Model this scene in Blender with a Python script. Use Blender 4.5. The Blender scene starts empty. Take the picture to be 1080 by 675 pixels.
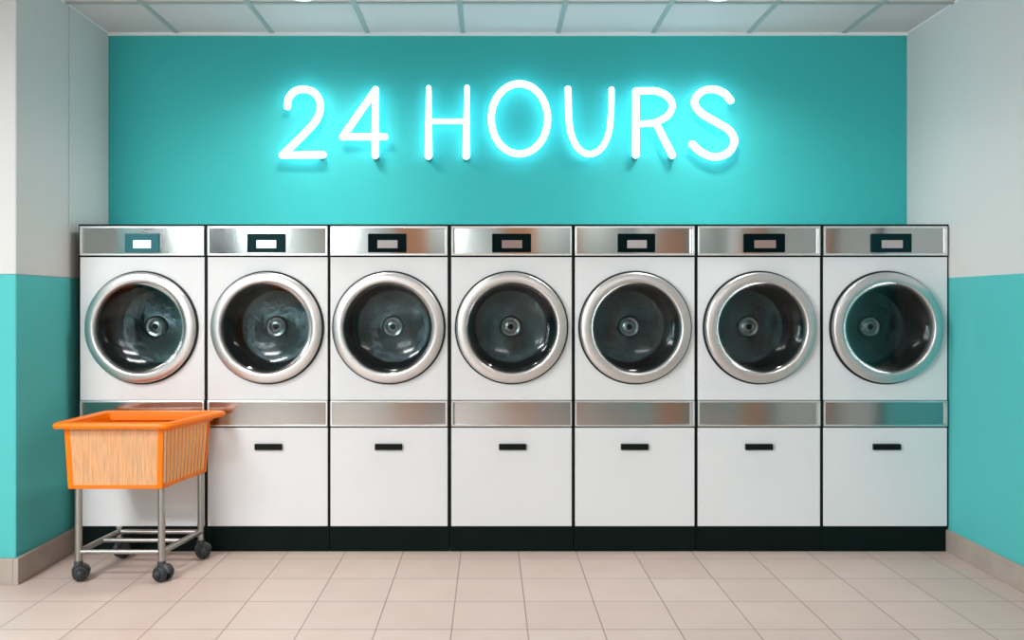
import bpy, bmesh, math, random
from mathutils import Vector, Matrix
random.seed(7)
C = bpy.context.scene.collection
PI = math.pi

# ------------------------------------------------------------------ dimensions (metres)
EYE = 1.39
F_PX = 857.0
Y_FRONT = 4.58      # machine fronts
Y_BACK = 5.05       # teal wall
X_L, X_R = -2.37, 2.588
Y_PIL = 4.06        # front face of the pilaster on the left
X_FARL = -3.6
Y_ENTRY = -1.6      # wall behind the photographer
H = 3.08
DADO = 1.545

def px(p, depth=Y_FRONT):
    return (p - 517.0) * depth / F_PX
def pz(p, depth=Y_FRONT):
    return EYE + (322.0 - p) * depth / F_PX

# ------------------------------------------------------------------ object helpers
def tag(o, label=None, cat=None, group=None, kind=None):
    if label: o['label'] = label
    if cat: o['category'] = cat
    if group: o['group'] = group
    if kind: o['kind'] = kind
    return o

def thing(name, label, cat, loc=(0, 0, 0), group=None):
    o = bpy.data.objects.new(name, None)
    o.empty_display_size = 0.1
    o.location = loc
    C.objects.link(o)
    return tag(o, label, cat, group)

def obj(name, bm, mat, parent=None, bevel=0.0, smooth=False, seg=2):
    bmesh.ops.recalc_face_normals(bm, faces=bm.faces[:])
    me = bpy.data.meshes.new(name)
    if smooth:
        for f in bm.faces: f.smooth = True
    bm.to_mesh(me); bm.free()
    for m in (mat if isinstance(mat, (list, tuple)) else [mat]):
        me.materials.append(m)
    o = bpy.data.objects.new(name, me)
    C.objects.link(o)
    if parent: o.parent = parent
    if bevel:
        b = o.modifiers.new('bevel', 'BEVEL'); b.width = bevel; b.segments = seg
        b.limit_method = 'ANGLE'; b.angle_limit = math.radians(40)
    if smooth:
        try:
            me.set_sharp_from_angle(angle=math.radians(38))
        except Exception:
            pass
    return o

def struct(name, bm, mat, bevel=0.0, smooth=False):
    return tag(obj(name, bm, mat, None, bevel, smooth), kind='structure')

def box(bm, x0, x1, y0, y1, z0, z1):
    v = [bm.verts.new(p) for p in ((x0,y0,z0),(x1,y0,z0),(x1,y1,z0),(x0,y1,z0),(x0,y0,z1),(x1,y0,z1),(x1,y1,z1),(x0,y1,z1))]
    for f in ((0,1,2,3),(4,5,6,7),(0,1,5,4),(1,2,6,5),(2,3,7,6),(3,0,4,7)):
        bm.faces.new([v[i] for i in f])
    return bm

def B(*a):
    bm = bmesh.new()
    for q in a: box(bm, *q)
    return bm

def hexa(bm, lo, hi):
    """solid between two four-point loops"""
    a = [bm.verts.new(p) for p in lo]; b = [bm.verts.new(p) for p in hi]
    bm.faces.new(a); bm.faces.new(b)
    for i in range(4):
        j = (i + 1) % 4
        bm.faces.new([a[i], a[j], b[j], b[i]])
    return bm

def lathe(bm, prof, cx=0, cz=0, n=72, closed=False):
    """prof: (radius, y) turned round the Y axis through (cx, cz)"""
    rings = []
    for r, y in prof:
        if r < 1e-6:
            rings.append([bm.verts.new((cx, y, cz))])
        else:
            rings.append([bm.verts.new((cx + r*math.cos(2*PI*i/n), y, cz + r*math.sin(2*PI*i/n))) for i in range(n)])
    pairs = list(zip(rings[:-1], rings[1:]))
    if closed: pairs.append((rings[-1], rings[0]))
    for a, b in pairs:
        for i in range(n):
            j = (i + 1) % n
            if len(a) == 1 and len(b) == 1: continue
            if len(a) == 1: bm.faces.new([a[0], b[i], b[j]])
            elif len(b) == 1: bm.faces.new([a[i], a[j], b[0]])
            else: bm.faces.new([a[i], a[j], b[j], b[i]])
    return bm

def rod(bm, p, q, r, n=16, r2=None):
    p, q = Vector(p), Vector(q)
    d = (q - p).normalized()
    u = d.orthogonal().normalized(); w = d.cross(u)
    r2 = r if r2 is None else r2
    A = [bm.verts.new(p + (u*math.cos(2*PI*i/n) + w*math.sin(2*PI*i/n))*r) for i in range(n)]
    Bv = [bm.verts.new(q + (u*math.cos(2*PI*i/n) + w*math.sin(2*PI*i/n))*r2) for i in range(n)]
    bm.faces.new(A); bm.faces.new(Bv)
    for i in range(n):
        j = (i + 1) % n
        bm.faces.new([A[i], A[j], Bv[j], Bv[i]])
    return bm

def sphere(bm, c, r, sx=1, sy=1, sz=1, u=24, v=14):
    m = Matrix.Translation(c) @ Matrix.Diagonal((sx, sy, sz, 1))
    bmesh.ops.create_uvsphere(bm, u_segments=u, v_segments=v, radius=r, matrix=m)
    return bm

def plate_hole(bm, x0, x1, z0, z1, cx, cz, r, y0, y1, n=96):
    """rectangular plate with a round hole"""
    ang = [2*PI*i/n for i in range(n)]
    for X in (x0, x1):
        for Z in (z0, z1):
            ang.append(math.atan2(Z - cz, X - cx) % (2*PI))
    ang = sorted(set(round(a, 6) for a in ang))
    def edge(a):
        dx, dz = math.cos(a), math.sin(a)
        t = min(((x1-cx)/dx if dx > 1e-9 else (x0-cx)/dx if dx < -1e-9 else 1e9),
                ((z1-cz)/dz if dz > 1e-9 else (z0-cz)/dz if dz < -1e-9 else 1e9))
        return cx + dx*t, cz + dz*t
    L = []
    for y in (y0, y1):
        inn = [bm.verts.new((cx + r*math.cos(a), y, cz + r*math.sin(a))) for a in ang]
        out = [bm.verts.new((edge(a)[0], y, edge(a)[1])) for a in ang]
        L.append((inn, out))
    N = len(ang)
    for i in range(N):
        j = (i + 1) % N
        for k in (0, 1):
            bm.faces.new([L[k][0][i], L[k][0][j], L[k][1][j], L[k][1][i]])
        bm.faces.new([L[0][0][i], L[0][0][j], L[1][0][j], L[1][0][i]])
        bm.faces.new([L[0][1][i], L[0][1][j], L[1][1][j], L[1][1][i]])
    return bm

def bowed(bm, x0, x1, z0, z1, y_edge, sag, y_rear, yaw=0.0, n=28):
    """sheet of steel bowed about a vertical axis, with thickness"""
    hw = (x1 - x0)/2; cx = (x0 + x1)/2
    cols = []
    for i in range(n + 1):
        x = x0 + (x1 - x0)*i/n
        y = y_edge - sag*(1 - ((x - cx)/hw)**2) + (x - cx)*math.tan(math.radians(yaw))
        cols.append((bm.verts.new((x, y, z0)), bm.verts.new((x, y, z1)),
                     bm.verts.new((x, y_rear, z1)), bm.verts.new((x, y_rear, z0))))
    for a, b in zip(cols[:-1], cols[1:]):
        for k in range(4):
            l = (k + 1) % 4
            bm.faces.new([a[k], b[k], b[l], a[l]])
    bm.faces.new(cols[0]); bm.faces.new(cols[-1])
    return bm

def frame(bm, x0, x1, z0, z1, w, y0, y1):
    box(bm, x0, x1, y0, y1, z0, z0 + w)
    box(bm, x0, x1, y0, y1, z1 - w, z1)
    box(bm, x0, x0 + w, y0, y1, z0 + w, z1 - w)
    box(bm, x1 - w, x1, y0, y1, z0 + w, z1 - w)
    return bm

# ------------------------------------------------------------------ materials
def mat(name, col, rough=0.5, metal=0.0, spec=0.5, emit=None, estr=0.0, bump=0.0, bscale=200.0, var=0.0, vscale=6.0,
        stretch=(1, 1, 1), aniso=0.0, coat=0.0):
    m = bpy.data.materials.new(name); m.use_nodes = True
    nt = m.node_tree; n = nt.nodes; l = nt.links
    p = n['Principled BSDF']
    p.inputs['Base Color'].default_value = (*col, 1)
    p.inputs['Roughness'].default_value = rough
    p.inputs['Metallic'].default_value = metal
    p.inputs['Specular IOR Level'].default_value = spec
    p.inputs['Anisotropic'].default_value = aniso
    p.inputs['Coat Weight'].default_value = coat
    if emit:
        p.inputs['Emission Color'].default_value = (*emit, 1)
        p.inputs['Emission Strength'].default_value = estr
    tc = n.new('ShaderNodeTexCoord'); mp = n.new('ShaderNodeMapping')
    mp.inputs['Scale'].default_value = stretch
    l.new(tc.outputs['Object'], mp.inputs['Vector'])
    if var:
        t = n.new('ShaderNodeTexNoise'); t.inputs['Scale'].default_value = vscale; t.inputs['Detail'].default_value = 4
        l.new(mp.outputs['Vector'], t.inputs['Vector'])
        r = n.new('ShaderNodeValToRGB')
        r.color_ramp.elements[0].position = 0.3; r.color_ramp.elements[1].position = 0.7
        r.color_ramp.elements[0].color = (*[c*(1 - var) for c in col], 1)
        r.color_ramp.elements[1].color = (*[min(1, c*(1 + var)) for c in col], 1)
        l.new(t.outputs['Fac'], r.inputs['Fac']); l.new(r.outputs['Color'], p.inputs['Base Color'])
    if bump:
        t2 = n.new('ShaderNodeTexNoise'); t2.inputs['Scale'].default_value = bscale; t2.inputs['Detail'].default_value = 3
        l.new(mp.outputs['Vector'], t2.inputs['Vector'])
        b = n.new('ShaderNodeBump'); b.inputs['Strength'].default_value = bump; b.inputs['Distance'].default_value = 0.002
        l.new(t2.outputs['Fac'], b.inputs['Height']); l.new(b.outputs['Normal'], p.inputs['Normal'])
    return m

def wall_paint(name, upper, lower):
    """two-colour paint: dado below, pale above"""
    m = mat(name, upper, 0.6, spec=0.15, bump=0.05, bscale=120)
    nt = m.node_tree; n = nt.nodes; l = nt.links
    g = n.new('ShaderNodeNewGeometry'); s = n.new('ShaderNodeSeparateXYZ')
    l.new(g.outputs['Position'], s.inputs[0])
    c = n.new('ShaderNodeMath'); c.operation = 'GREATER_THAN'; c.inputs[1].default_value = DADO
    l.new(s.outputs['Z'], c.inputs[0])
    mx = n.new('ShaderNodeMix'); mx.data_type = 'RGBA'
    mx.inputs[6].default_value = (*lower, 1); mx.inputs[7].default_value = (*upper, 1)
    l.new(c.outputs[0], mx.inputs[0]); l.new(mx.outputs[2], n['Principled BSDF'].inputs['Base Color'])
    return m

def tile_mat():
    m = mat('floor_tile', (0.5, 0.42, 0.38), 0.38, spec=0.4)
    nt = m.node_tree; n = nt.nodes; l = nt.links; p = n['Principled BSDF']
    g = n.new('ShaderNodeNewGeometry'); s = n.new('ShaderNodeSeparateXYZ'); l.new(g.outputs['Position'], s.inputs[0])
    def M(op, a, b=None, c=None):
        k = n.new('ShaderNodeMath'); k.operation = op
        for i, v in enumerate((a, b, c)):
            if v is None: continue
            if isinstance(v, (int, float)): k.inputs[i].default_value = v
            else: l.new(v, k.inputs[i])
        return k.outputs[0]
    P = 0.325
    def line(out, off, half):
        t = M('DIVIDE', M('SUBTRACT', out, off), P)
        fr = M('FRACT', t)
        d = M('MULTIPLY', M('MINIMUM', fr, M('SUBTRACT', 1.0, fr)), P)
        return M('SUBTRACT', 1.0, M('SMOOTH_MIN', 1.0, M('DIVIDE', d, half), 0.2)), M('FLOOR', t)
    lx, ix = line(s.outputs['X'], 0.160, 0.0042)
    ly, iy = line(s.outputs['Y'], 4.135, 0.0042)
    lx = M('MAXIMUM', lx, 0.0); ly = M('MAXIMUM', ly, 0.0)
    gr = M('MINIMUM', M('MAXIMUM', lx, ly), 1.0)
    cmb = n.new('ShaderNodeCombineXYZ'); l.new(ix, cmb.inputs[0]); l.new(iy, cmb.inputs[1])
    wn = n.new('ShaderNodeTexWhiteNoise'); wn.noise_dimensions = '2D'; l.new(cmb.outputs[0], wn.inputs['Vector'])
    ns = n.new('ShaderNodeTexNoise'); ns.inputs['Scale'].default_value = 5; ns.inputs['Detail'].default_value = 5
    l.new(g.outputs['Position'], ns.inputs['Vector'])
    f = M('ADD', M('MULTIPLY', wn.outputs['Value'], 0.35), M('MULTIPLY', ns.outputs['Fac'], 0.65))
    r = n.new('ShaderNodeValToRGB'); l.new(f, r.inputs['Fac'])
    r.color_ramp.elements[0].position = 0.2; r.color_ramp.elements[1].position = 0.8
    r.color_ramp.elements[0].color = (*TILE_A, 1); r.color_ramp.elements[1].color = (*TILE_B, 1)
    mx = n.new('ShaderNodeMix'); mx.data_type = 'RGBA'
    l.new(gr, mx.inputs[0]); l.new(r.outputs['Color'], mx.inputs[6]); mx.inputs[7].default_value = (0.20, 0.145, 0.12, 1)
    l.new(mx.outputs[2], p.inputs['Base Color'])
    b = n.new('ShaderNodeBump'); b.inputs['Strength'].default_value = 0.4; b.inputs['Distance'].default_value = 0.002
    l.new(M('SUBTRACT', 1.0, gr), b.inputs['Height']); l.new(b.outputs['Normal'], p.inputs['Normal'])
    return m

def thin_glass(name, tint, rough=0.04):
    m = bpy.data.materials.new(name); m.use_nodes = True
    nt = m.node_tree; n = nt.nodes; l = nt.links; n.clear()
    out = n.new('ShaderNodeOutputMaterial'); t = n.new('ShaderNodeBsdfTransparent'); g = n.new('ShaderNodeBsdfGlossy')
    t.inputs['Color'].default_value = (*tint, 1); g.inputs['Roughness'].default_value = rough
    fr = n.new('ShaderNodeFresnel'); fr.inputs['IOR'].default_value = 1.3
    mx = n.new('ShaderNodeMixShader')
    l.new(fr.outputs[0], mx.inputs[0]); l.new(t.outputs[0], mx.inputs[1]); l.new(g.outputs[0], mx.inputs[2])
    l.new(mx.outputs[0], out.inputs['Surface'])
    return m

def radial_steel(name, col, rough, aniso):
    """spun steel: highlights run out from the hub"""
    m = mat(name, col, rough, metal=1.0, aniso=aniso, var=0.4, vscale=6, bump=1.0, bscale=9)
    m.node_tree.nodes['Bump'].inputs['Distance'].default_value = 0.012
    nt = m.node_tree; n = nt.nodes; l = nt.links
    tg = n.new('ShaderNodeTangent'); tg.direction_type = 'RADIAL'; tg.axis = 'Y'
    l.new(tg.outputs[0], n['Principled BSDF'].inputs['Tangent'])
    return m

TILE_A, TILE_B = (0.53, 0.42, 0.375), (0.60, 0.49, 0.44)
TEAL = (0.046, 0.43, 0.435)
TEAL_D = (0.085, 0.47, 0.47)
M = dict(
    floor=tile_mat(),
    teal=mat('teal_paint', TEAL, 0.6, spec=0.12, bump=0.05, bscale=120),
    side=wall_paint('two_tone_paint', (0.59, 0.605, 0.60), TEAL_D),
    ceil=mat('ceiling_tile', (0.62, 0.58, 0.58), 0.8, spec=0.2, bump=0.2, bscale=260),
    tbar=mat('ceiling_grid_metal', (0.34, 0.39, 0.39), 0.5),
    joint=mat('joint_dark', (0.12, 0.12, 0.11), 0.7),
    base=mat('skirting_tile', (0.37, 0.32, 0.28), 0.45, var=0.08, vscale=9),
    white=mat('white_enamel', (0.74, 0.77, 0.795), 0.4, spec=0.3, var=0.012, vscale=3),
    black=mat('black_enamel', (0.005, 0.009, 0.009), 0.5, spec=0.12),
    plinth=mat('plinth_black', (0.003, 0.009, 0.008), 0.6, spec=0.08),
    gasket=mat('black_rubber', (0.006, 0.012, 0.013), 0.5, spec=0.3),
    steel=mat('brushed_steel', (0.48, 0.49, 0.485), 0.13, metal=1.0, bump=0.012, bscale=60, stretch=(0.6, 1, 14)),
    steel_strip=mat('brushed_steel_strip', (0.43, 0.435, 0.43), 0.19, metal=1.0, bump=0.012, bscale=60, stretch=(0.6, 1, 14)),
    trim=mat('bright_steel', (0.82, 0.85, 0.86), 0.28, metal=0.85),
    ring=mat('door_steel', (0.66, 0.66, 0.66), 0.34, metal=0.95),
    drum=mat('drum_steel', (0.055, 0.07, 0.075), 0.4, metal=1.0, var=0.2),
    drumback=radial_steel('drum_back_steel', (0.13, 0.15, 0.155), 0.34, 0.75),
    hub=mat('hub_steel', (0.62, 0.60, 0.58), 0.3, metal=1.0),
    hole=mat('hub_hole', (0.006, 0.006, 0.007), 0.6),
    glass=thin_glass('door_glass', (0.68, 0.74, 0.75), 0.10),
    bezel=mat('display_bezel_black', (0.002, 0.008, 0.009), 0.35, spec=0.02),
    bezel_teal_reflect=mat('display_bezel_teal_reflection', (0.012, 0.13, 0.16), 0.3, spec=0.3),  # teal reflection on the bezel, put into its base colour
    bezel_deep_reflect=mat('display_bezel_deep_reflection', (0.004, 0.026, 0.030), 0.3, spec=0.03),  # darker teal reflection, likewise held in the bezel colour
    lcd=mat('display_grey', (0.30, 0.275, 0.28), 0.25, emit=(0.95, 0.9, 0.9), estr=0.08),
    lcd_reflect=mat('display_reflection_glow', (0.5, 0.55, 0.56), 0.25, emit=(0.85, 1.0, 1.0), estr=0.6),  # emission stands in for a bright reflection on the screen
    lcd_warm=mat('display_brown', (0.20, 0.14, 0.125), 0.25, emit=(0.9, 0.75, 0.7), estr=0.06),
    orange=mat('orange_plastic', (0.86, 0.185, 0.0), 0.36, spec=0.25),
    orange_slat=mat('orange_slat_plastic', (0.95, 0.38, 0.08), 0.45, spec=0.3),
    peach=mat('pale_orange_plastic', (0.78, 0.44, 0.23), 0.45, spec=0.25, var=0.2, vscale=9, stretch=(14, 14, 0.8)),
    liner=mat('translucent_liner_plastic', (0.90, 0.68, 0.50), 0.45, spec=0.25),
    tube=mat('satin_tube_steel', (0.42, 0.42, 0.40), 0.38, metal=1.0),
    rubber=mat('caster_rubber', (0.025, 0.032, 0.034), 0.55, spec=0.35, var=0.2, vscale=30),
    hood=mat('caster_hood', (0.05, 0.056, 0.058), 0.45, spec=0.4),
    neon=mat('neon_tube_lit', (0.8, 0.95, 1.0), 0.3, emit=(0.48, 0.90, 1.06), estr=3.6),
    cap=mat('electrode_cap', (0.03, 0.26, 0.27), 0.5),
    wood=mat('warm_wood', (0.42, 0.185, 0.09), 0.45, var=0.35, vscale=3, stretch=(8, 8, 0.6)),
    darkwood=mat('dark_wood', (0.15, 0.075, 0.04), 0.45, var=0.3, vscale=3, stretch=(8, 8, 0.6)),
    entry=mat('entry_wall_paint', (0.34, 0.37, 0.36), 0.6),
    outer=mat('dark_teal_for_reflection', (0.05, 0.13, 0.13), 0.6),  # unseen wall, darkened so the left steel panel reflects dark
    greydoor=mat('grey_door_enamel', (0.46, 0.48, 0.46), 0.5),
    alu=mat('window_frame_metal', (0.25, 0.27, 0.28), 0.4, metal=0.6),
    pane=thin_glass('window_glass', (0.95, 0.97, 0.97)),
    lens=mat('downlight_lens', (0.9, 0.9, 0.9), 0.4, emit=(1.0, 0.97, 0.92), estr=6.0),
    ltrim=mat('downlight_trim', (0.85, 0.86, 0.86), 0.4),
)

# ------------------------------------------------------------------ room shell
struct('floor', B((X_FARL - .1, X_R + .1, Y_ENTRY - .1, Y_BACK + .1, -0.1, 0)), M['floor'])
struct('wall_back', B((X_L - .05, X_R + .1, Y_BACK, Y_BACK + .12, 0, H)), M['teal'])
struct('wall_right', B((X_R, X_R + .12, Y_ENTRY, Y_BACK, 0, H)), M['side'], bevel=0.004)
# left: a thick pier that returns towards the room; the pale lining above the dado is jointed once
jy = 857*2.37/444.0
bm = B((X_FARL - .1, X_L, Y_PIL, Y_BACK, 0, DADO),
       (X_FARL - .1, X_L, Y_PIL, jy - .0035, DADO, H),
       (X_FARL - .1, X_L, jy + .0035, Y_BACK, DADO, H))
struct('wall_left', bm, M['side'], bevel=0.006)
struct('trim_1', B((X_L - .04, X_L - .006, jy - .0034, jy + .0034, DADO + .001, H - .001)), M['joint'])
SY0, SY1, SZ0, SZ1 = -1.3, 0.7, 0.6, 2.85
struct('wall_outer_left', B((X_FARL - .12, X_FARL, Y_ENTRY, SY0, 0, H), (X_FARL - .12, X_FARL, SY1, Y_PIL, 0, H),
                            (X_FARL - .12, X_FARL, SY0, SY1, 0, SZ0), (X_FARL - .12, X_FARL, SY0, SY1, SZ1, H)), M['outer'])
bm = B((X_FARL - .1, X_FARL + .01, SY0, SY1, SZ0, SZ0 + .06), (X_FARL - .1, X_FARL + .01, SY0, SY1, SZ1 - .06, SZ1),
       (X_FARL - .1, X_FARL + .01, SY0, SY0 + .06, SZ0 + .06, SZ1 - .06), (X_FARL - .1, X_FARL + .01, SY1 - .06, SY1, SZ0 + .06, SZ1 - .06))
wf = struct('window_2', bm, M['alu'])
obj('window_pane', B((X_FARL - .055, X_FARL - .049, SY0 + .06, SY1 - .06, SZ0 + .06, SZ1 - .06)), M['pane'], wf)
# ceiling tiles and its grid of bars
struct('ceiling', B((X_FARL - .1, X_R + .1, Y_ENTRY - .1, Y_BACK + .1, H, H + .1)), M['ceil'])
bm = bmesh.new()
for k in range(-7, 6):
    x = -0.17 + 0.59*k
    if X_FARL < x < X_R: box(bm, x - .014, x + .014, Y_ENTRY, Y_BACK - (0 if x > X_L else 1.0), H - .006, H + .004)
for k in range(11):
    y = 4.535 - 0.59*k
    if y < Y_ENTRY: continue
    box(bm, X_L if y > Y_PIL else X_FARL, X_R, y - .012, y + .012, H - .007, H + .004)
struct('trim_2', bm, M['tbar'])
struct('trim_3', B((X_L, X_R, Y_BACK - .022, Y_BACK, H - .016, H), (X_R - .006, X_R, Y_ENTRY, Y_BACK - .022, H - .006, H),
                   (X_L, X_L + .006, Y_PIL, Y_BACK - .022, H - .006, H)), M['ltrim'])
# skirting
struct('baseboard_left', B((X_L, X_L + .026, Y_PIL - .026, Y_BACK, 0, .13), (X_FARL, X_L, Y_PIL - .026, Y_PIL, 0, .13)), M['base'], bevel=0.003)
struct('baseboard_right', B((X_R - .014, X_R, Y_ENTRY, Y_BACK, 0, .125)), M['base'], bevel=0.003)
# the shop front behind the photographer (what the steel reflects)
WX0, WX1, WZ0, WZ1 = -3.55, -1.95, 2.25, 2.95
struct('wall_entry', B((X_FARL - .1, WX0, Y_ENTRY - .12, Y_ENTRY, 0, H), (WX1, -0.60, Y_ENTRY - .12, Y_ENTRY, 0, H),
                       (WX0, WX1, Y_ENTRY - .12, Y_ENTRY, 0, WZ0), (WX0, WX1, Y_ENTRY - .12, Y_ENTRY, WZ1, H),
                       (0.55, X_R + .1, Y_ENTRY - .12, Y_ENTRY, 0, H)), M['entry'])
struct('wall_added_wood', B((-0.60, 0.55, Y_ENTRY - .12, Y_ENTRY + .02, 0, H)), M['wood'], bevel=0.004)  # unseen wood section, placed for brown reflections in the steel
bm = frame(bmesh.new(), WX0, WX1, WZ0, WZ1, .06, Y_ENTRY - .1, Y_ENTRY + .01)
box(bm, (WX0+WX1)/2 - .025, (WX0+WX1)/2 + .025, Y_ENTRY - .09, Y_ENTRY, WZ0 + .06, WZ1 - .06)
wf = struct('window_1', bm, M['alu'])
obj('window_pane', B((WX0 + .06, WX1 - .06, Y_ENTRY - .055, Y_ENTRY - .049, WZ0 + .06, WZ1 - .06)), M['pane'], wf)
d = struct('unseen_door_1', B((X_R - .035, X_R, 0.2, 1.9, 0, 2.15)), M['wood'], bevel=0.006)  # added out of view to give the right-hand panels a brown reflection
obj('door_frame', B((X_R - .05, X_R, 0.12, 0.2, 0, 2.23), (X_R - .05, X_R, 1.9, 1.98, 0, 2.23), (X_R - .05, X_R, 0.2, 1.9, 2.15, 2.23)), M['darkwood'], d)
bm = bmesh.new(); rod(bm, (X_R - .08, 1.78, 1.0), (X_R - .08, 1.66, 1.0), .011); rod(bm, (X_R - .036, 1.78, 1.0), (X_R - .085, 1.78, 1.0), .012)
obj('door_handle', bm, M['trim'], d)

d = struct('unseen_door_2', B((X_R - .035, X_R, 2.35, 3.70, 0, 2.15)), M['greydoor'], bevel=0.006)  # added out of view to keep teal dado out of the steel reflections
obj('door_frame', B((X_R - .05, X_R, 2.28, 2.35, 0, 2.22), (X_R - .05, X_R, 3.70, 3.77, 0, 2.22), (X_R - .05, X_R, 2.35, 3.70, 2.15, 2.22)), M['alu'], d)

# ------------------------------------------------------------------ recessed downlights (only their rear rims reach into view)
for i, (xx, lab) in enumerate(((-1.03, 'left one of the two round recessed ceiling downlights, above the digits'),
                               (1.255, 'right one of the two round recessed ceiling downlights, above the last letters'))):
    t = thing('ceiling_downlight', lab, 'ceiling light', (xx, 4.425, H), 'recessed downlights in the tiled ceiling')
    bm = bmesh.new()
    n = 40
    def ring(r, z): return [bm.verts.new((r*math.cos(2*PI*k/n), r*math.sin(2*PI*k/n), z)) for k in range(n)]
    L = [ring(.078, 0.0), ring(.076, -.009), ring(.060, -.011), ring(.056, -.001)]
    for a, b in zip(L, L[1:] + L[:1]):
        for k in range(n): bm.faces.new([a[k], a[(k+1) % n], b[(k+1) % n], b[k]])
    obj('trim_ring', bm, M['ltrim'], t, smooth=True)
    bm = bmesh.new(); rod(bm, (0, 0, -.0005), (0, 0, -.007), .0555, 40)
    obj('lens', bm, M['lens'], t)
    l = bpy.data.lights.new('downlight_lamp', 'SPOT'); l.energy = 85; l.spot_size = math.radians(150); l.spot_blend = 1.0
    l.shadow_soft_size = 0.14; l.color = (1, .96, .9)
    o = bpy.data.objects.new('downlight_lamp', l); o.location = (xx, 4.425, H - .03); C.objects.link(o)

# ------------------------------------------------------------------ the row of machines
edges = [(84.5, 215.5), (219.0, 345.5), (348.5, 472.0), (476.0, 603.0), (606.5, 732.5), (736.0, 865.0), (868.5, 999.0)]
handles = [150, 283.5, 410, 540.5, 669, 800, 934.5]
disp = [(133, 169, 'bezel_teal_reflect', 'lcd_reflect'), (261.5, 301.5, 'bezel_deep_reflect', 'lcd_reflect'), (388.5, 429, 'bezel', 'lcd'),
        (519, 560, 'bezel', 'lcd_warm'), (651, 690.5, 'bezel', 'lcd'), (783.5, 827, 'bezel', 'lcd_warm'), (917.5, 960, 'bezel_deep_reflect', 'lcd')]
labels = [
    'white front-loading washing machine at the far left end, partly behind the orange cart',
    'white front-loading washing machine below the digit 2, second from the left end',
    'white front-loading washing machine below the digit 4, third from the left end',
    'white front-loading washing machine in the middle of the row, below the letters H and O',
    'white front-loading washing machine below the letters U and R, third from the right end',
    'white front-loading washing machine below the letter S, second from the right end',
    'white front-loading washing machine at the far right end, beside the right wall',
]
Z_DOOR = pz(345.5)

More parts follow.
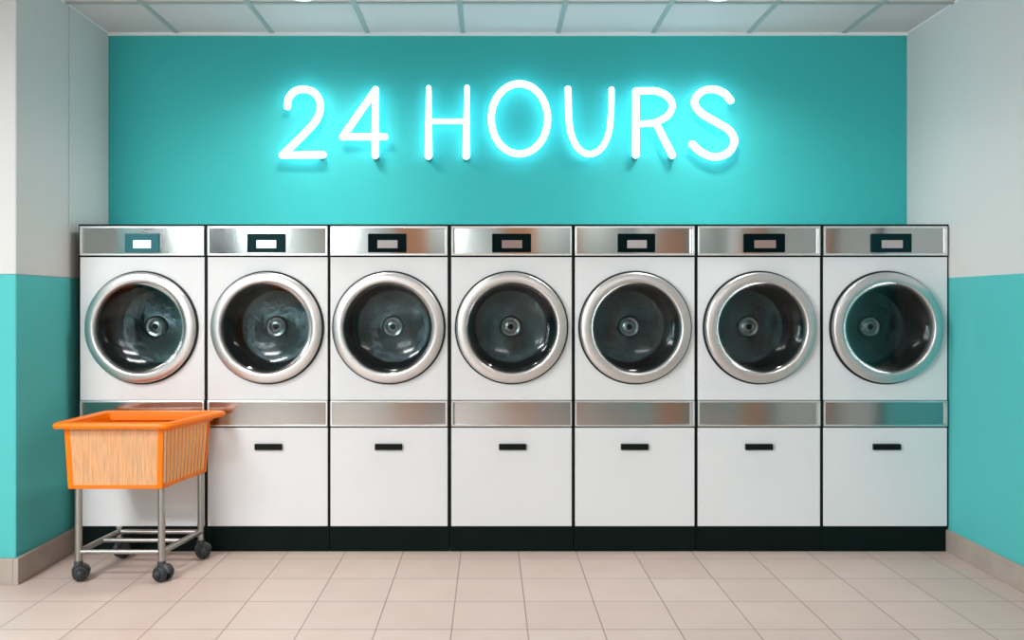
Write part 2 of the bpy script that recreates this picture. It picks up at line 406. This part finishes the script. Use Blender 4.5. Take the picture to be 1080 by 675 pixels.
def machine(i):
    a, b = edges[i]
    x0w, x1w = px(a), px(b)
    lo = px(edges[i-1][1]) + .0005 if i else x0w - .012
    hi = px(edges[i+1][0]) - .0005 if i < 6 else x1w + .012
    # the dark carcass fills half of the gap to each neighbour
    lo = (x0w + px(edges[i-1][1]))/2 + .0006 if i else x0w - .010
    hi = (x1w + px(edges[i+1][0]))/2 - .0006 if i < 6 else x1w + .010
    cx = (x0w + x1w)/2
    yaw = (0.0, 1.5, 2.5, -2.6, 2.5, 0.5, 0.0)[i]     # tilt added per sheet to steer what it reflects
    t = thing('washing_machine', labels[i], 'washing machine', (cx, Y_FRONT, 0), 'row of white washing machines along the teal wall')
    x0, x1 = x0w - cx, x1w - cx
    lo -= cx; hi -= cx
    z = lambda p: pz(p)
    top = z(236.5)
    yr = 0.445
    zb = z(555.8)
    # carcass: sides, top, back, bottom
    obj('cabinet', B((lo, lo + .012, .022, yr, zb, top), (hi - .012, hi, .022, yr, zb, top), 
                     (lo + .012, hi - .012, yr - .01, yr, zb, top - .012), (lo + .012, hi - .012, .022, yr - .01, zb, zb + .012),
                     (lo, hi, .004, .022, top - .010, top),
                     (lo + .012, hi - .012, .039, .046, z(424) - .14, z(424) + .01), (lo + .012, hi - .012, .039, .046, z(271) - .01, top - .012),
                     (lo, x0 - .0002, .006, .022, zb, top - .01), (x1 + .0002, hi, .006, .022, zb, top - .01)), M['black'], t)
    obj('top_bounce_panel', B((lo + .001, hi - .001, .023, yr, top - .011, top - .0005)), M['white'], t)  # unseen top, made white to bounce light onto the back wall
    # plinth
    obj('plinth', B((lo + .0015, hi - .0015, .010, .40, 0, zb)), M['plinth'], t)
    # control panel at the top
    zt0, zt1 = z(269.5), z(238.6)
    cp = obj('control_panel', bowed(bmesh.new(), x0 + .010, x1 - .010, zt0 + .010, zt1 - .010, .006, .016, .037, yaw), M['steel'], t, smooth=True)
    obj('panel_frame', frame(bmesh.new(), x0, x1, zt0, zt1, .0115, -.006, .021), M['trim'], cp, bevel=.002)
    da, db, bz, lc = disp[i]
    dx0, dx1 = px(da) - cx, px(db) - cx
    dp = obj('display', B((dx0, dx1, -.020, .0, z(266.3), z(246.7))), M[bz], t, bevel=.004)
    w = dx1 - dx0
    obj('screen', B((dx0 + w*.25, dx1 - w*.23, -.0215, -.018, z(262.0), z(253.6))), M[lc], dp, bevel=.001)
    # white front with the round opening
    obj('front_panel', plate_hole(bmesh.new(), x0, x1, z(422.0), z(271.2), 0, Z_DOOR, .272, 0, .022), M['white'], t, bevel=.0022)
    # door: gasket, steel ring, glass
    g = lathe(bmesh.new(), [(.270, .0), (.318, .0), (.320, -.006), (.317, -.013), (.304, -.016), (.270, -.010)], 0, Z_DOOR, 96, True)
    dr = obj('door', lathe(bmesh.new(), [(.262, .012), (.309, -.012), (.3105, -.022), (.3095, -.032), (.3060, -.040), (.3000, -.044), (.2680, -.046),
                                        (.2600, -.045), (.2565, -.042), (.2550, -.036), (.2545, .012)], 0, Z_DOOR, 96, True), M['ring'], t, smooth=True)
    obj('gasket', g, M['gasket'], dr, smooth=True)
    prof = []
    N = 14
    for k in range(N + 1):
        r = .2540*(1 - k/N); prof.append((r, -.020 + .070*math.sqrt(max(0, 1 - (r/.2540)**2))**1.1))
    back = [(r, y + .006) for r, y in reversed(prof)]
    back[-1] = (.2540, -.008)
    obj('door_glass', lathe(bmesh.new(), prof + back, 0, Z_DOOR, 72), M['glass'], dr, smooth=True)
    # drum
    d0, d1 = .026, .215
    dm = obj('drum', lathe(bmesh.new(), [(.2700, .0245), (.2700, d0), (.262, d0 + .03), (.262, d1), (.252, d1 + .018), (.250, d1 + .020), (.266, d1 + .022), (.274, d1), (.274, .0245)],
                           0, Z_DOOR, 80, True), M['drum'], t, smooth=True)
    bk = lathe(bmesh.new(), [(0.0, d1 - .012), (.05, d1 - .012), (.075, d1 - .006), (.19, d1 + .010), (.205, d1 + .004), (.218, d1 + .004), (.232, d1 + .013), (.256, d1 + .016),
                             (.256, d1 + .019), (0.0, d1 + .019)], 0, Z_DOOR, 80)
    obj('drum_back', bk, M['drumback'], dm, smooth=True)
    hb = lathe(bmesh.new(), [(.0, d1 - .012), (.066, d1 - .0125), (.064, d1 - .026), (.054, d1 - .034), (.040, d1 - .030), (.030, d1 - .036), (.018, d1 - .038), (.0155, d1 - .028), (0.0, d1 - .028)],
               0, Z_DOOR, 40)
    for k in range(3):
        an = PI/2 + 2*PI*k/3 + i*.6
        sphere(hb, (.047*math.cos(an), d1 - .031, Z_DOOR + .047*math.sin(an)), .006, u=10, v=6)
    obj('hub', hb, M['hub'], dm, smooth=True)
    obj('hub_hole', rod(bmesh.new(), (0, d1 - .0285, Z_DOOR), (0, d1 - .0300, Z_DOOR), .0150, 24), M['hole'], dm)
    # narrow steel strip
    zs0, zs1 = z(449.6), z(422.6)
    st = obj('steel_strip', bowed(bmesh.new(), x0 + .008, x1 - .008, zs0 + .009, zs1 - .009, .006, .016, .037, yaw), M['steel_strip'], t, smooth=True)
    obj('strip_frame', frame(bmesh.new(), x0, x1, zs0, zs1, .010, -.006, .021), M['trim'], st, bevel=.002)
    # lower panel with a grip
    lp = obj('lower_panel', B((x0, x1, 0, .022, z(555.0), z(451.2))), M['white'], t, bevel=.0022)
    hx = px(handles[i]) - cx
    hz0, hz1 = z(474.2), z(468.0)
    bm = B((hx - .0765, hx + .0765, -.018, -.007, hz0, hz1), (hx - .0765, hx + .0765, -.008, .001, hz1 - .012, hz1),
           (hx - .0765, hx - .0665, -.008, .001, hz0, hz1 - .012), (hx + .0665, hx + .0765, -.008, .001, hz0, hz1 - .012))
    obj('grip', bm, M['black'], lp, bevel=.002)
    return t

for i in range(7): machine(i)

# ------------------------------------------------------------------ neon sign
Y_TUBE = Y_BACK - .052
S = Y_TUBE/F_PX
def npt(p): return Vector(((p[0] - 517.0)*S, 0, EYE + (322.0 - p[1])*S))

def catmull(pts, closed=False, k=8):
    P = [npt(p) for p in pts]; out = []
    n = len(P)
    rng = range(n) if closed else range(n - 1)
    for i in rng:
        if closed: a, b, c, d = P[i-1], P[i], P[(i+1) % n], P[(i+2) % n]
        else:
            b, c = P[i], P[i+1]
            a = P[i-1] if i else b*2 - c
            d = P[i+2] if i + 2 < n else c*2 - b
        for s in range(k):
            u = s/k
            out.append(.5*((2*b) + (c - a)*u + (2*a - 5*b + 4*c - d)*u*u + (3*b - a - 3*c + d)*u**3))
    if not closed: out.append(P[-1])
    return out

def tube(bm, pts, r0, r1=None, closed=False, n=14):
    """sweep in the plane of the wall, rounded ends"""
    r1 = r0 if r1 is None else r1
    N = len(pts); rings = []
    Yv = Vector((0, 1, 0))
    def ring(c, tdir, r):
        s = tdir.cross(Yv).normalized()
        return [bm.verts.new(c + (s*math.cos(2*PI*k/n) + Yv*math.sin(2*PI*k/n))*r) for k in range(n)]
    for i, p in enumerate(pts):
        if closed: tdir = (pts[(i+1) % N] - pts[i-1]).normalized()
        else: tdir = (pts[min(i+1, N-1)] - pts[max(i-1, 0)]).normalized()
        r = r0 + (r1 - r0)*i/max(1, N - 1)
        if not closed and i == 0:
            for q in (-.95, -.75, -.4): rings.append(ring(p + tdir*q*r, tdir, r*math.sqrt(1 - q*q)))
        rings.append(ring(p, tdir, r))
        if not closed and i == N - 1:
            for q in (.4, .75, .95): rings.append(ring(p + tdir*q*r, tdir, r*math.sqrt(1 - q*q)))
    pr = list(zip(rings[:-1], rings[1:]))
    if closed: pr.append((rings[-1], rings[0]))
    for a, b in pr:
        for k in range(n):
            l = (k + 1) % n
            bm.faces.new([a[k], a[l], b[l], b[k]])
    if not closed:
        bm.faces.new(rings[0]); bm.faces.new(rings[-1])

R = .0215
ell = [(547.8 + 29.7*math.cos(2*PI*k/16), 125.3 + 37.0*math.sin(2*PI*k/16)) for k in range(16)]
glyphs = [
    ('neon_digit', [([(303.2, 112.3), (304.6, 103.5), (311, 96.4), (320, 94.2), (330.3, 97), (336.8, 105.5), (337.8, 115.7), (333.4, 127), (324, 138), (311, 151), (297.8, 163.6)], 1, 1), ([(297.8, 163.8), (340.5, 163.2)], .95, 1.05)],
     [(338, 163.2)], [(304.6, 103.5), (333.4, 127)]),
    ('neon_digit', [([(396.2, 94.5), (361.5, 144.2)], .95, 1), ([(361.5, 144.3), (406, 144.3)], 1, .95), ([(396.2, 94.5), (395.8, 163.5)], .95, 1.08)], [(395.8, 164.5)], [(379, 119.2), (364, 144.2)]),
    ('neon_letter', [([(452.2, 92.6), (452, 164.2)], .72, 1.1), ([(492.6, 92.2), (491.7, 164.2)], .72, 1.1), ([(453, 128), (491, 128)], .75, .75)], [(452, 165), (491.7, 165)], [(452.2, 100), (492.6, 100)]),
    ('neon_letter', [(ell, .98, .98)], [], [(547.8, 88.3), (547.8, 162.3)]),
    ('neon_letter', [([(599, 94), (599.6, 115), (601.8, 139), (609.5, 156), (621.5, 162.6), (634, 156.5), (642.2, 139.2), (644.6, 115), (645, 94.5)], .95, .82)], [], [(599.4, 105), (644.8, 105)]),
    ('neon_letter', [([(670.6, 96), (670.6, 163.2)], .98, 1.05), ([(670.6, 96.2), (682, 95.8), (694, 96.6), (705, 102.6), (709, 112), (704, 122.2), (692, 128.8), (682, 130.4), (670.6, 130.6)], 1, .88), ([(692.5, 131), (709, 163.6)], .95, 1.05)],
     [(670.6, 164.2), (709.4, 164.5)], [(670.6, 104), (709, 112)]),
    ('neon_letter', [([(770.5, 106), (763.5, 98.2), (752.2, 94.2), (739.5, 97), (732.4, 107), (738.6, 118.4), (756, 129.2), (769, 137.4), (774.6, 148.9), (768.2, 160.8), (754.2, 165.6), (740, 160.8), (730, 152)], 1.02, 1.02)], [], [(752.2, 94.2), (754.2, 165.6)]),
]
sign = thing('neon_sign', 'glowing cyan-white neon sign reading 24 HOURS on the teal wall', 'neon sign', (0, Y_TUBE, 0))
for name, strokes, caps, posts in glyphs:
    bm = bmesh.new()
    for pts, f0, f1 in strokes:
        if pts is ell: tube(bm, catmull(pts, True, 6), R*f0, closed=True)
        elif len(pts) == 2:
            a, b = npt(pts[0]), npt(pts[1])
            tube(bm, [a + (b - a)*k/10 for k in range(11)], R*f0, R*f1)
        else: tube(bm, catmull(pts), R*f0, R*f1)
    lt = obj(name, bm, M['neon'], sign, smooth=True)
    for p in posts:
        q = npt(p)
        obj('tube_support', rod(bmesh.new(), (q.x, .010, q.z), (q.x, Y_BACK - Y_TUBE, q.z), .006, 10), M['cap'], lt)
    for p in caps:
        q = npt(p)
        bm = bmesh.new()
        rod(bm, (q.x, .006, q.z - .006), (q.x, Y_BACK - Y_TUBE, q.z - .006), .015, 18, .019)
        obj('electrode_cap', bm, M['cap'], lt, smooth=True)

# ------------------------------------------------------------------ laundry cart
cart = thing('laundry_cart', 'orange plastic basket laundry cart on a steel frame with dark casters, by the left wall', 'laundry cart', (-1.86, 4.3, 0))
ox, oy = -1.86, 4.3
def L(x, y, z): return Vector((x - ox, y - oy, z))
ZB, ZT = .466, .785
# body corners (front-left, front-right, rear-right, rear-left), bottom and top
bot = [(-2.120, 4.085), (-1.650, 4.085), (-1.575, 4.500), (-2.085, 4.500)]
topc = [(-2.135, 4.075), (-1.640, 4.075), (-1.553, 4.512), (-2.100, 4.512)]
def lerp(a, b, t): return (a[0] + (b[0] - a[0])*t, a[1] + (b[1] - a[1])*t)
def body(i, z):
    t = (z - ZB)/(ZT - ZB); return L(*lerp(bot[i], topc[i], t), z)
# floor of the basket with its lower band
bm = bmesh.new()
hexa(bm, [L(*c, ZB) for c in bot], [L(*c, ZB + .012) for c in bot])
cen = Vector((sum(c[0] for c in bot)/4, sum(c[1] for c in bot)/4))
def inset(c, d):
    v = Vector(c) - cen; return (c[0] - math.copysign(d, v.x), c[1] - math.copysign(d, v.y))
for i in range(4):
    j = (i + 1) % 4
    a0, a1 = bot[i], bot[j]; b0, b1 = inset(bot[i], .008), inset(bot[j], .008)
    hexa(bm, [L(*a0, ZB + .010), L(*a1, ZB + .010), L(*b1, ZB + .010), L(*b0, ZB + .010)], [L(*a0, ZB + .026), L(*a1, ZB + .026), L(*b1, ZB + .026), L(*b0, ZB + .026)])
basket = obj('basket', bm, M['orange'], cart, bevel=.003)
# corner posts
for i in range(4):
    s = .030
    lo, hi = [], []
    for c, z, acc in ((bot[i], ZB, lo), (topc[i], ZT, hi)):
        sx = 1 if c[0] < -1.85 else -1; sy = 1 if c[1] < 4.3 else -1
        e = .003
        x, y = c[0] - sx*e, c[1] - sy*e
        acc += [L(x, y, z), L(x + sx*s, y, z), L(x + sx*s, y + sy*s*.7, z), L(x, y + sy*s*.7, z)]
    obj('corner_post', hexa(bmesh.new(), lo, hi), M['orange'], basket, bevel=.006)
# slatted sides
def slats(i, j, pitch, wid, thick, mat_, nm):
    bm = bmesh.new()
    a0, b0 = body(i, ZB + .02), body(j, ZB + .02); a1, b1 = body(i, ZT - .01), body(j, ZT - .01)
    ln = (b0 - a0).length; n = int((ln - .04)/pitch)
    nrm = (b0 - a0).normalized().cross(Vector((0, 0, 1)))*(-1)
    st = (ln - n*pitch)/2 / ln
    for k in range(n):
        u0 = st + k*pitch/ln + (pitch - wid)/2/ln; u1 = u0 + wid/ln
        P = [a0.lerp(b0, u0), a0.lerp(b0, u1), a1.lerp(b1, u1), a1.lerp(b1, u0)]
        Q = [p + nrm*thick for p in P]
        hexa(bm, P, Q)
    return obj(nm, bm, mat_, basket)
slats(0, 1, .0088, .0066, .003, M['peach'], 'slatted_side')
slats(1, 2, .0330, .0200, .0012, M['orange_slat'], 'slatted_side')
for i, j in ((0, 1), (1, 2)):
    a0, b0, a1, b1 = body(i, ZB + .02), body(j, ZB + .02), body(i, ZT - .008), body(j, ZT - .008)
    nn = (b0 - a0).normalized().cross(Vector((0, 0, 1)))
    P = [p - nn*.0045 for p in (a0, b0, b1, a1)]
    obj('side_liner', hexa(bmesh.new(), P, [p - nn*.0015 for p in P]), M['liner'], basket)
for i, j in ((2, 3), (3, 0)):
    a0, b0, a1, b1 = body(i, ZB + .015), body(j, ZB + .015), body(i, ZT - .005), body(j, ZT - .005)
    nn = (b0 - a0).normalized().cross(Vector((0, 0, 1)))*(-.004)
    obj('side_panel', hexa(bmesh.new(), [a0, b0, b1, a1], [p + nn for p in (a0, b0, b1, a1)]), M['orange'], basket)
# rolled rim
rim = [(-2.186, 4.035), (-1.592, 4.035), (-1.466, 4.535), (-2.150, 4.535)]
def rounded(poly, r, z, n=6, off=0.0):
    out = []
    for i in range(4):
        p, a, b = Vector(poly[i]), Vector(poly[i-1]), Vector(poly[(i+1) % 4])
        c = Vector((sum(q[0] for q in poly)/4, sum(q[1] for q in poly)/4))
        da, db = (a - p).normalized(), (b - p).normalized()
        if off:
            # move the corner inward along both edges
            ang = math.acos(max(-1, min(1, da.dot(db)))); s = off/math.sin(ang)
            p = p + (da + db)*s
        q0, q1 = p + da*r, p + db*r
        for k in range(n + 1):
            t = k/n
            v = q0*(1 - t)**2 + p*2*t*(1 - t) + q1*t*t
            out.append(L(v.x, v.y, z))
    return out
bm = bmesh.new()
prof = [(0.0, .776, .045), (-.004, .789, .045), (0.002, .801, .045), (.014, .806, .042), (.034, .804, .035), (.046, .798, .03), (.0505, .776, .026), (.052, .756, .025), (.046, .756, .025), (.043, .772, .026), (.030, .779, .035), (.012, .776, .042)]
loops = [[bm.verts.new(v) for v in rounded(rim, rr, z, 6, o)] for o, z, rr in prof]
for a, b in zip(loops, loops[1:] + loops[:1]):
    for k in range(len(a)):
        l2 = (k + 1) % len(a); bm.faces.new([a[k], a[l2], b[l2], b[k]])
obj('rim', bm, M['orange'], basket, smooth=True)
# steel frame
fl, fr, rr, rl = (-2.080, 4.105), (-1.660, 4.105), (-1.592, 4.470), (-2.040, 4.470)
ZR = .145
for (x, y), r in ((fl, .0178), (fr, .0178), (rr, .0165)):
    bm = bmesh.new(); rod(bm, L(x, y, .075), L(x, y, ZB), r, 20)
    obj('leg', bm, M['tube'], cart, smooth=True)
bm = bmesh.new(); rod(bm, L(*rl, .075), L(*rl, ZR + .028), .0165, 20)
obj('leg', bm, M['tube'], cart, smooth=True)
def rail(p, q, r, zz=ZR):
    bm = bmesh.new(); rod(bm, L(*p, zz), L(*q, zz), r, 16); return obj('rail', bm, M['tube'], cart, smooth=True)
rail(fl, fr, .0115); rail(fr, rr, .0150); rail(rr, rl, .0125); rail(fl, rl, .0150)
rail(lerp(fl, rl, .55), lerp(fr, rr, .55), .0105)
# casters: a hooded pair of wheels under each leg
for k, (x, y) in enumerate((fl, fr, rr, rl)):
    th = (0.35, -0.45, 0.3, 0.9)[k]
    R_ = Matrix.Rotation(th, 3, 'Z')
    base = L(x, y, 0)
    ax = R_ @ Vector((0, 1, 0)); fw = R_ @ Vector((1, 0, 0))
    c = base + fw*.012 + Vector((0, 0, .042))
    bm = bmesh.new()
    rod(bm, base + Vector((0, 0, .062)), base + Vector((0, 0, .098)), .0235, 20, .0205)
    hb = bmesh.new()
    sphere(hb, (0, 0, 0), .040, 1.12, .50, .95)
    for v in list(hb.verts):
        if v.co.z < -.006: v.co.z = -.006
    for v in hb.verts: v.co = c + R_ @ v.co + Vector((0, 0, .008))
    hb2 = hb
    rod(hb2, base + Vector((0, 0, .060)), base + Vector((0, 0, .100)), .0225, 20, .0200)
    bm.free()
    cs = obj('caster', hb2, M['hood'], cart, smooth=True)
    for s in (-1, 1):
        wb = bmesh.new()
        rod(wb, c + ax*s*.012, c + ax*s*.040, .042, 28, .036)
        sphere(wb, c + ax*s*.036, .026, u=16, v=10)
        obj('wheel', wb, M['rubber'], cs, bevel=.006, smooth=True)

# ------------------------------------------------------------------ light
def area(name, loc, rot, sx, sy, e, col):
    l = bpy.data.lights.new(name, 'AREA'); l.shape = 'RECTANGLE'; l.size = sx; l.size_y = sy; l.energy = e; l.color = col
    o = bpy.data.objects.new(name, l); o.location = loc; o.rotation_euler = rot; C.objects.link(o); return o
# daylight through the shop window
area('window_daylight', ((WX0+WX1)/2, Y_ENTRY - .16, (WZ0+WZ1)/2), (PI/2, 0, 0), WX1 - WX0, WZ1 - WZ0, 32, (0.95, 0.98, 1.0))
area('window_daylight', (X_FARL - .16, (SY0+SY1)/2, (SZ0+SZ1)/2), (0, -PI/2, 0), SZ1 - SZ0, SY1 - SY0, 165, (0.95, 0.98, 1.0))
# unseen fill lights added at the ceiling, nearer the street
for x, y, e in ((-2.95, 1.6, 84), (-2.95, -0.4, 150), (1.1, -1.15, 30)):
    area('ceiling_fill_light', (x, y, H - .012), (0, 0, 0), 1.15, .55, e, (1.0, 0.985, 0.975))

bm = bmesh.new()
for x, y in ((-2.95, 1.6), (-2.95, -0.4), (1.1, -1.15)):    # metal surrounds added around those fill lights
    for q in ((x - .615, x - .578, y - .315, y + .315), (x + .578, x + .615, y - .315, y + .315), (x - .578, x + .578, y - .315, y - .278), (x - .578, x + .578, y + .278, y + .315)):
        box(bm, *q, H - .022, H - .001)
struct('fill_light_surround', bm, M['ltrim'], bevel=.003)

w = bpy.data.worlds.new('sky'); bpy.context.scene.world = w; w.use_nodes = True
bg = w.node_tree.nodes['Background']
bg.inputs['Color'].default_value = (0.75, 0.85, 0.95, 1); bg.inputs['Strength'].default_value = 1.0

# ------------------------------------------------------------------ camera
cam = bpy.data.cameras.new('camera'); co = bpy.data.objects.new('camera', cam); C.objects.link(co)
co.location = (0, 0, EYE); co.rotation_euler = (PI/2, 0, 0)
cam.sensor_fit = 'HORIZONTAL'; cam.sensor_width = 36.0; cam.lens = F_PX/1080*36.0
cam.shift_x = (540 - 517)/1080; cam.shift_y = -(337.5 - 322)/1080
cam.clip_start = .01
sc = bpy.context.scene
sc.camera = co
vs = sc.view_settings
vs.view_transform = 'Standard'; vs.look = 'None'; vs.gamma = 1.0; vs.use_curve_mapping = False; vs.exposure = 0.32
sc.cycles.use_denoising = True
